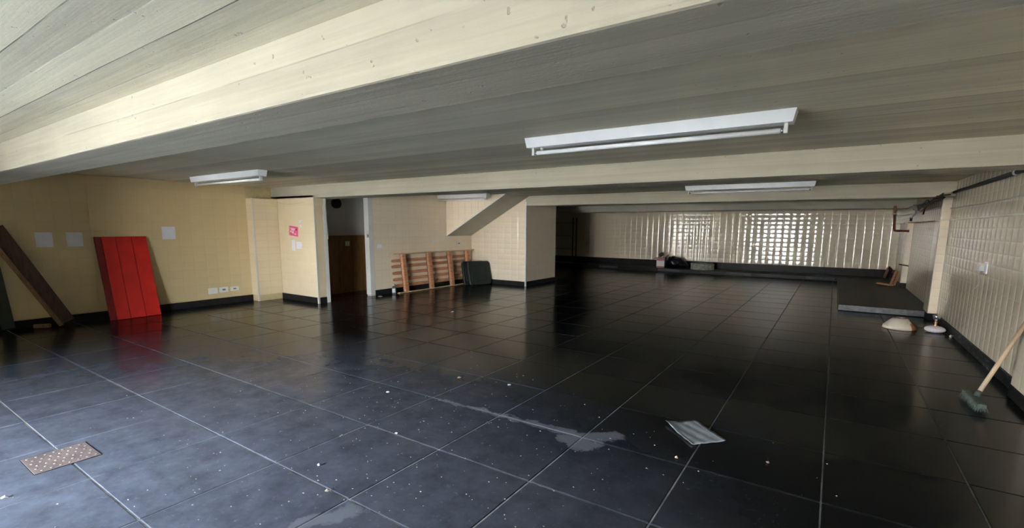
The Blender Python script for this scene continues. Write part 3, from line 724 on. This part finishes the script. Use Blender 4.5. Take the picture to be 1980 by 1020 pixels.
o = link('bin_bag', bm, M['bag'], None, True); o.location = ((x0+x1)/2, YO+0.1, ZST); tag(o, 'slumped black plastic bin bag on the back ledge', 'bin bag')
# cement ring
xc = (sx(1335)+sx(1380))/2; rr = (sx(1380)-sx(1335))/2
bm = bmesh.new(); n = 64; rows = [(1.0, 0), (1.02, .04), (1.0, .10), (1.02, .17), (1.0, .205), (0.86, .205), (0.84, .03), (0.0, .03)]
L = []
for q, (r_, z_) in enumerate(rows[:-1]):
    L.append([bm.verts.new((rr*r_*(1+0.012*math.sin(k*2.7+q*1.3)+0.01*math.sin(k*5.1+q))*math.cos(2*math.pi*k/n), 0.30*r_*math.sin(2*math.pi*k/n), z_)) for k in range(n)])
for a, c in zip(L, L[1:]):
    for k in range(n): bm.faces.new((a[k], a[(k+1) % n], c[(k+1) % n], c[k]))
bm.faces.new(L[0]); bm.faces.new(L[-1])
o = link('cement_planter', bm, M['cast_stone'], None, False); o.location = (xc, YO+0.1, ZST); tag(o, 'low rough grey cement planter beside the bin bag', 'planter')

# dim shelf and bucket in the alcove
sf = empty('alcove_shelf', (-9.4, 16.6, ZST)); tag(sf, 'dim open metal shelf in the dark alcove', 'shelf')
for x in (-0.75, 1.05):
    for y in (0.02, 0.33): box('upright', x, x+0.03, y, y+0.03, 0, 1.7, M['green_black'], sf)
for z in (0.5, 1.0, 1.49): box('shelf_board', -0.75, 1.08, 0.0, 0.36, z, z+0.025, M['conduit'], sf)

# ------------------------------------------------------------------ things on the open floor
a = [onz(u, v, 0.004) for u, v in ((1286, 817), (1344, 812), (1404, 853), (1337, 860))]
bm = bmesh.new(); n = 14; g = []
for i in range(n+1):
    row = []
    for j in range(n+1):
        s, t = i/n, j/n
        p = (a[0]*(1-s)+a[1]*s)*(1-t)+(a[3]*(1-s)+a[2]*s)*t
        z = 0.006+0.004*math.sin(i*1.3+j*.7)*math.sin(j*1.1)+0.012*max(0, 1-((s)**2+(t*1.0)**2)*6)+0.006*(abs(s-.5) > .45)
        row.append(bm.verts.new((p.x, p.y, max(0.003, z))))
    g.append(row)
for i in range(n):
    for j in range(n): bm.faces.new((g[i][j], g[i+1][j], g[i+1][j+1], g[i][j+1]))
o = link('plastic_sheet', bm, M['plastic_sheet'], None, True); md = o.modifiers.new('thick', 'SOLIDIFY'); md.thickness = 0.0015
tag(o, 'creased greyish plastic sheet lying flat on the dark floor', 'sheet')
# inspection cover
q = [onz(u, v, 0.0) for u, v in ((43, 893), (152, 855), (197, 876), (75, 915))]
cx, cy = sum(p.x for p in q)/4, sum(p.y for p in q)/4
cx_, cy_ = cx, cy
hc = empty('inspection_cover', (cx, cy, 0)); tag(hc, 'studded rusty pink inspection cover set in the floor', 'floor cover')
hx, hy = 0.155, 0.155
box('frame', -hx-0.007, hx+0.007, -hy-0.004, hy+0.004, -0.004, 0.0015, M['stone'], hc)
lid = box('lid', -hx, hx, -hy, hy, 0.0, 0.003, M['steel_pink'], hc, None, 0.001)
for i in range(6):
    for j in range(7):
        x, y = -hx+0.03+i*0.05, -hy+0.03+j*0.042+(0.010 if i % 2 else -0.006)
        lathe('stud', [(0.0085, 0.0028), (0.0075, 0.0042), (0.004, 0.0048)], (x, y, 0), M['steel_stud'], lid, 8)
# lampshade
sh = empty('lampshade', (0.915, 8.98, 0)); tag(sh, 'cream conical lampshade with a brown scorched patch lying on the floor', 'lampshade')
tl = Matrix.Rotation(math.radians(0), 4, 'X')
bm = bmesh.new(); n = 40; L = []
for r_, z_ in ((0.205, 0.004), (0.195, 0.045), (0.13, 0.115), (0.082, 0.158), (0.074, 0.155), (0.12, 0.11), (0.185, 0.043), (0.197, 0.004)):
    L.append([bm.verts.new((r_*(1+0.02*math.sin(3*k*2*math.pi/n))*math.cos(2*math.pi*k/n), r_*math.sin(2*math.pi*k/n), z_)) for k in range(n)])
for i in range(8):
    for k in range(n): bm.faces.new((L[i][k], L[i][(k+1) % n], L[(i+1) % 8][(k+1) % n], L[(i+1) % 8][k]))
link('shade', bm, M['cream_shade'], sh, True)
bm = bmesh.new(); add_tube(bm, [(0.078*math.cos(a_*math.pi/12), 0.078*math.sin(a_*math.pi/12), 0.157) for a_ in range(25)], 0.003, 6); link('top_ring', bm, M['rust'], sh, True)
bm = bmesh.new()
for k in range(3): add_tube(bm, [(0, 0, 0.150), (0.076*math.cos(k*2.094), 0.076*math.sin(k*2.094), 0.156)], 0.003, 6)
link('spider', bm, M['rust'], sh, True)
# lamp base
lb = empty('glass_lamp', (1.305, 8.92, 0)); tag(lb, 'ribbed opal glass lamp with brass neck standing by the side pillar', 'lamp')
lathe('glass_body', [(0.03, 0.0), (0.075, 0.006), (0.108, 0.026), (0.118, 0.045), (0.108, 0.066), (0.075, 0.086), (0.03, 0.096), (0.012, 0.098)], (0, 0, 0), M['opal'], lb, 144, 0.022, 24)
lathe('brass_neck', [(0.022, 0.094), (0.026, 0.100), (0.016, 0.112), (0.017, 0.135), (0.024, 0.142), (0.016, 0.15), (0.016, 0.17)], (0, 0, 0), M['brass'], lb, 24)
lathe('metal_cup', [(0.016, 0.165), (0.022, 0.172), (0.040, 0.205), (0.046, 0.235), (0.042, 0.25), (0.025, 0.258)], (0, 0, 0), M['chrome'], lb, 28)
ws = empty('chrome_finial', (1.44, 8.62, 0)); tag(ws, 'small shiny metal finial on the floor beside the glass lamp', 'finial')
fm = Matrix.Translation((0, 0, 0.018)) @ Matrix.Rotation(math.radians(75), 4, 'X') @ Matrix.Rotation(0.4, 4, 'Y')
lathe('knob', [(0.004, -0.03), (0.016, -0.022), (0.018, -0.008), (0.010, 0.002)], (0, 0, 0), M['opal'], ws, 16, mtx=fm)
lathe('stem', [(0.010, 0.002), (0.007, 0.01), (0.007, 0.045), (0.004, 0.048)], (0, 0, 0), M['chrome'], ws, 12, mtx=fm)
# broom
br = empty('broom', (1.085, 5.33, 0)); tag(br, 'push broom with grey bristles and pale wooden handle leaning on the tiled side wall', 'broom')
hd = Matrix.Rotation(math.radians(3), 4, 'Z')
box('broom_block', -0.03, 0.03, -0.215, 0.215, 0.045, 0.075, M['bristle'], br, hd, 0.008)
bm = bmesh.new()
for i in range(40):
    for j in range(7):
        x, y = -0.028+j*0.0095, -0.21+i*0.0108
        ex, ey = x*1.5+random.gauss(0, .004), y*1.06+random.gauss(0, .004)
        vv = [bm.verts.new((x-.003, y-.003, .05)), bm.verts.new((x+.003, y-.003, .05)), bm.verts.new((x, y+.004, .05)), bm.verts.new((ex, ey, random.uniform(0, .006)))]
        for t in ((0, 1, 3), (1, 2, 3), (2, 0, 3)): bm.faces.new([vv[k_] for k_ in t])
bmesh.ops.transform(bm, matrix=hd, verts=bm.verts)
o = link('bristles', bm, M['bristle'], br); o['kind'] = 'stuff'
e1 = onx(1997, 604, 1.44)-br.location; s1 = Vector((0.02, 0.05, 0.06))
dr = (e1-s1).normalized()
tube('handle', [s1, s1+(e1-s1)*0.5, e1], 0.0165, M['broom_wood'], br, 14)
tube('handle_socket', [s1-dr*0.01, s1+dr*0.06], 0.021, M['bristle'], br, 14)
# broken wooden pieces on the platform
wdn = empty('broken_wood', (1.2, 15.0, ZST)); tag(wdn, 'broken reddish slatted wooden piece lying on the stone platform', 'wood piece')
def lean_part(name, p, q, wid, th, side, mat):
    o0 = wdn.location; p, q = Vector(p)-Vector(o0), Vector(q)-Vector(o0); z = (q-p).normalized(); sd = Vector(side); y_ = (sd-z*sd.dot(z)).normalized(); x = y_.cross(z)
    bm = bmesh.new(); add_box(bm, -th/2, th/2, -wid/2, wid/2, 0, (q-p).length, frame_mtx(p, x, y_, z), 0.003); link(name, bm, mat, wdn)
zb = ZST+0.02
lean_part('bottom_slat', onz(1698, 547, zb), onz(1723, 551, zb), 0.10, 0.03, (1, 0, 0), M['pallet'])
lean_part('slat', onz(1710, 536, zb), ony(1718.5, 516, 15.8), 0.06, 0.03, (1, 0, 0), M['pallet'])
lean_part('slat', onz(1722, 550, zb), ony(1732.5, 524.5, 15.35), 0.05, 0.03, (1, 0, 0), M['pallet'])
lean_part('slat', onz(1728.5, 550.5, zb), ony(1740, 525, 15.3), 0.05, 0.03, (1, 0, 0), M['pallet'])
lean_part('slat', onz(1736, 550, zb), ony(1742, 527, 15.25), 0.03, 0.03, (1, 0, 0), M['brown'])
lean_part('cross_rail', ony(1719, 517, 15.8), ony(1727, 525, 15.5), 0.07, 0.03, (0, 0, 1), M['brown'])
# ------------------------------------------------------------------ cables and pipes at the right
XC = XR-0.035
cp = [onx(u, v, XC) for u, v in ((2010, 318), (1966, 333), (1900, 354), (1845, 371.5), (1822, 379))]
cb = empty('black_cable', cp[-1]); tag(cb, 'thick black cable bundle clipped along the top of the side wall', 'cable')
def rel(ps, o_): return [Vector(p)-Vector(o_.location) for p in ps]
tube('cable_run', rel(smooth_pts(cp), cb), 0.024, M['cable'], cb)
for (u, v) in ((1966, 332.5), (1845, 371)):
    p = onx(u, v, XC)-Vector(cb.location); bm = bmesh.new(); add_tube(bm, [p+Vector((0, -.03, 0.001)), p+Vector((0, .03, -0.001))], 0.03, 10); link('cable_clip', bm, M['wire_white'], cb, True)
tg = empty('cable_tangle', onx(1800, 391, XC)); tag(tg, 'tangle of black wires where the wall cable ends by the lintel band', 'wire tangle')
for i in range(9):
    P = []
    for t in range(7):
        u = 1825-t*9; v = 379+t*4.0
        p = onx(u, v, 1.28)+Vector((max(-.03, min(.03, random.gauss(0, .012))), random.gauss(0, .15), random.gauss(0, .03)))
        P.append(p)
    tube('wire', rel(smooth_pts(P), tg), 0.010, M['cable'] if i % 4 else M['rust'], tg, 6)
tube('wire', rel(smooth_pts([onx(1792, 398, 1.28), onx(1788, 404, 1.28), onx(1785, 414, 1.28)]), tg), 0.012, M['cable'], tg, 6)
wl = empty('white_wire_loop', onx(1770, 400, 1.22)); tag(wl, 'looped pair of white wires hanging from the wire tangle', 'wire')
for k in range(2):
    tube('wire', rel(smooth_pts([onx(1766+k*3, 396, 1.22), onx(1769+k*3, 402, 1.22), onx(1770+k*2, 409, 1.22), onx(1765+k*2, 416, 1.22), onx(1762, 421, 1.22)]), wl), 0.013, M['wire_white'], wl, 6)
tube('plug', rel([onx(1762, 420, 1.22), onx(1761, 427, 1.22)], wl), 0.022, M['cable'], wl, 8)
tag(tube('thin_conduit', [onx(1823, 405, XR-0.012), onx(1904, 392, XR-0.012), onx(2000, 374, XR-0.012)], 0.007, M['conduit']), 'thin pale conduit running along the upper side wall', 'conduit')
tag(tube('thin_conduit', [Vector((1.352, 10.2, 1.79)), Vector((1.352, 16.9, 1.80))], 0.012, M['conduit']), 'thin pale conduit along the tiled lintel band', 'conduit')
YRP = 14.22
rpz = empty('rusty_pipe', ony(1730, 402, YRP)); tag(rpz, 'rusty bent pipe hanging by the back corner', 'pipe')
P = [ony(1731, 398, YRP), ony(1730, 415, YRP), ony(1729, 441, YRP), ony(1730, 445.5, YRP), ony(1735, 446, YRP), ony(1758, 446.5, YRP)]
tube('pipe_run', rel(P, rpz), 0.028, M['rust'], rpz, 10)
bm = bmesh.new(); add_tube(bm, rel([ony(1730, 412, YRP), ony(1730, 415, YRP)], rpz), 0.045, 12); link('coupling', bm, M['conduit'], rpz, True)
tag(tube('black_wire', smooth_pts([ony(1738, 510.5, 14.27), ony(1752, 513, 14.27), ony(1766, 515, 14.25), ony(1783, 513, 14.22)]), 0.014, M['cable']), 'sagging black wire strung across the platform pillar', 'wire')
# switch with cord on the right wall
sw = empty('wall_switch', onx(1905, 516, XR-0.007)); tag(sw, 'white switch on the glossy side wall with a loose cord', 'switch plate')
l0 = sw.location; iv = Matrix.Translation(-l0)
a, c = onx(1912, 507, XR-0.007), onx(1904, 528, XR-0.007)
box('cover_plate', XR-0.02, XR-0.007, a.y, c.y, c.z, a.z, M['lamp_white'], sw, iv, 0.003)
a, c = onx(1904, 513, XR-0.007), onx(1896.5, 522, XR-0.007)
box('plug', XR-0.05, XR-0.007, a.y, c.y, c.z, a.z, M['socket'], sw, iv, 0.004)
tube('cord', rel(smooth_pts([onx(1898, 521, XR-0.02), onx(1893, 530, XR-0.02), onx(1893.5, 546, XR-0.02), onx(1886, 556, XR-0.02), onx(1880, 562, XR-0.02)]), sw), 0.006, M['wire_white'], sw, 6)

# ------------------------------------------------------------------ litter
def scrap(u, v, r, mat, label, cat):
    p = onz(u, v); bm = bmesh.new(); n = 8
    ring = [bm.verts.new((r*random.uniform(.6, 1.1)*math.cos(2*math.pi*k/n), r*random.uniform(.5, .9)*math.sin(2*math.pi*k/n), random.uniform(0.002, .014))) for k in range(n)]
    c = bm.verts.new((0, 0, random.uniform(0.012, 0.02))); b0_ = bm.verts.new((0, 0, 0.001))
    for k in range(n): bm.faces.new((ring[k], ring[(k+1) % n], c)); bm.faces.new((ring[(k+1) % n], ring[k], b0_))
    o = link('litter_scrap', bm, mat); o.location = (p.x, p.y, 0.0); o.rotation_euler.z = random.uniform(0, 6); tag(o, label, cat, 'scraps littering the floor')
for u, v, r, mm, lab in ((633, 950, .018, 'leaf', 'dry leaf scrap beside a floor joint near the faint grey splash'), (888, 731, .03, 'leaf', 'curled dry leaf scrap on the middle of the floor'),
                     (875, 603, .035, 'card_white', 'white scrap on the floor before the pallet'), (10, 962, .018, 'card_white', 'white scrap on the floor near the inspection cover'),
                     (617, 900, .014, 'card_white', 'round white scrap on a slab between two joints'), (766, 839, .014, 'card_white', 'white scrap on a floor joint, along from the grey spill'),
                     (750, 759, .02, 'card_white', 'pale scrap in front of the dark scuff mark'), (985, 745, .02, 'card_white', 'pale scrap at the far end of the spill joint'),
                     (1308, 886, .014, 'leaf', 'tiny pale crumb just below the plastic sheet'), (1484, 895, .013, 'leaf', 'tiny pale crumb on the bare dark slabs'), (735, 573, .05, 'card_white', 'white scrap on the floor below the light switch')):
    scrap(u, v, r, M[mm], lab, 'litter')
bm = bmesh.new()
for i in range(420):
    x = random.gauss(-2.3, 1.1); y = random.gauss(2.0, 0.9)
    if y < 0.35 or x < -8.5 or x > 1.2 or (abs(x-cx_) < .22 and abs(y-cy_) < .22): continue
    r = random.uniform(.002, .007); a0 = random.uniform(0, 6)
    vv = [bm.verts.new((x+r*math.cos(a0+k*2.1)*random.uniform(.6, 1.6), y+r*math.sin(a0+k*2.1), 0.0006)) for k in range(3)]; t_ = bm.verts.new((x, y, random.uniform(.002, .005)))
    for k in range(3): bm.faces.new((vv[k], vv[(k+1) % 3], t_))
o = link('debris', bm, M['debris']); tag(o, 'pale grit and crumbs scattered over the dark floor', 'debris', kind='stuff')
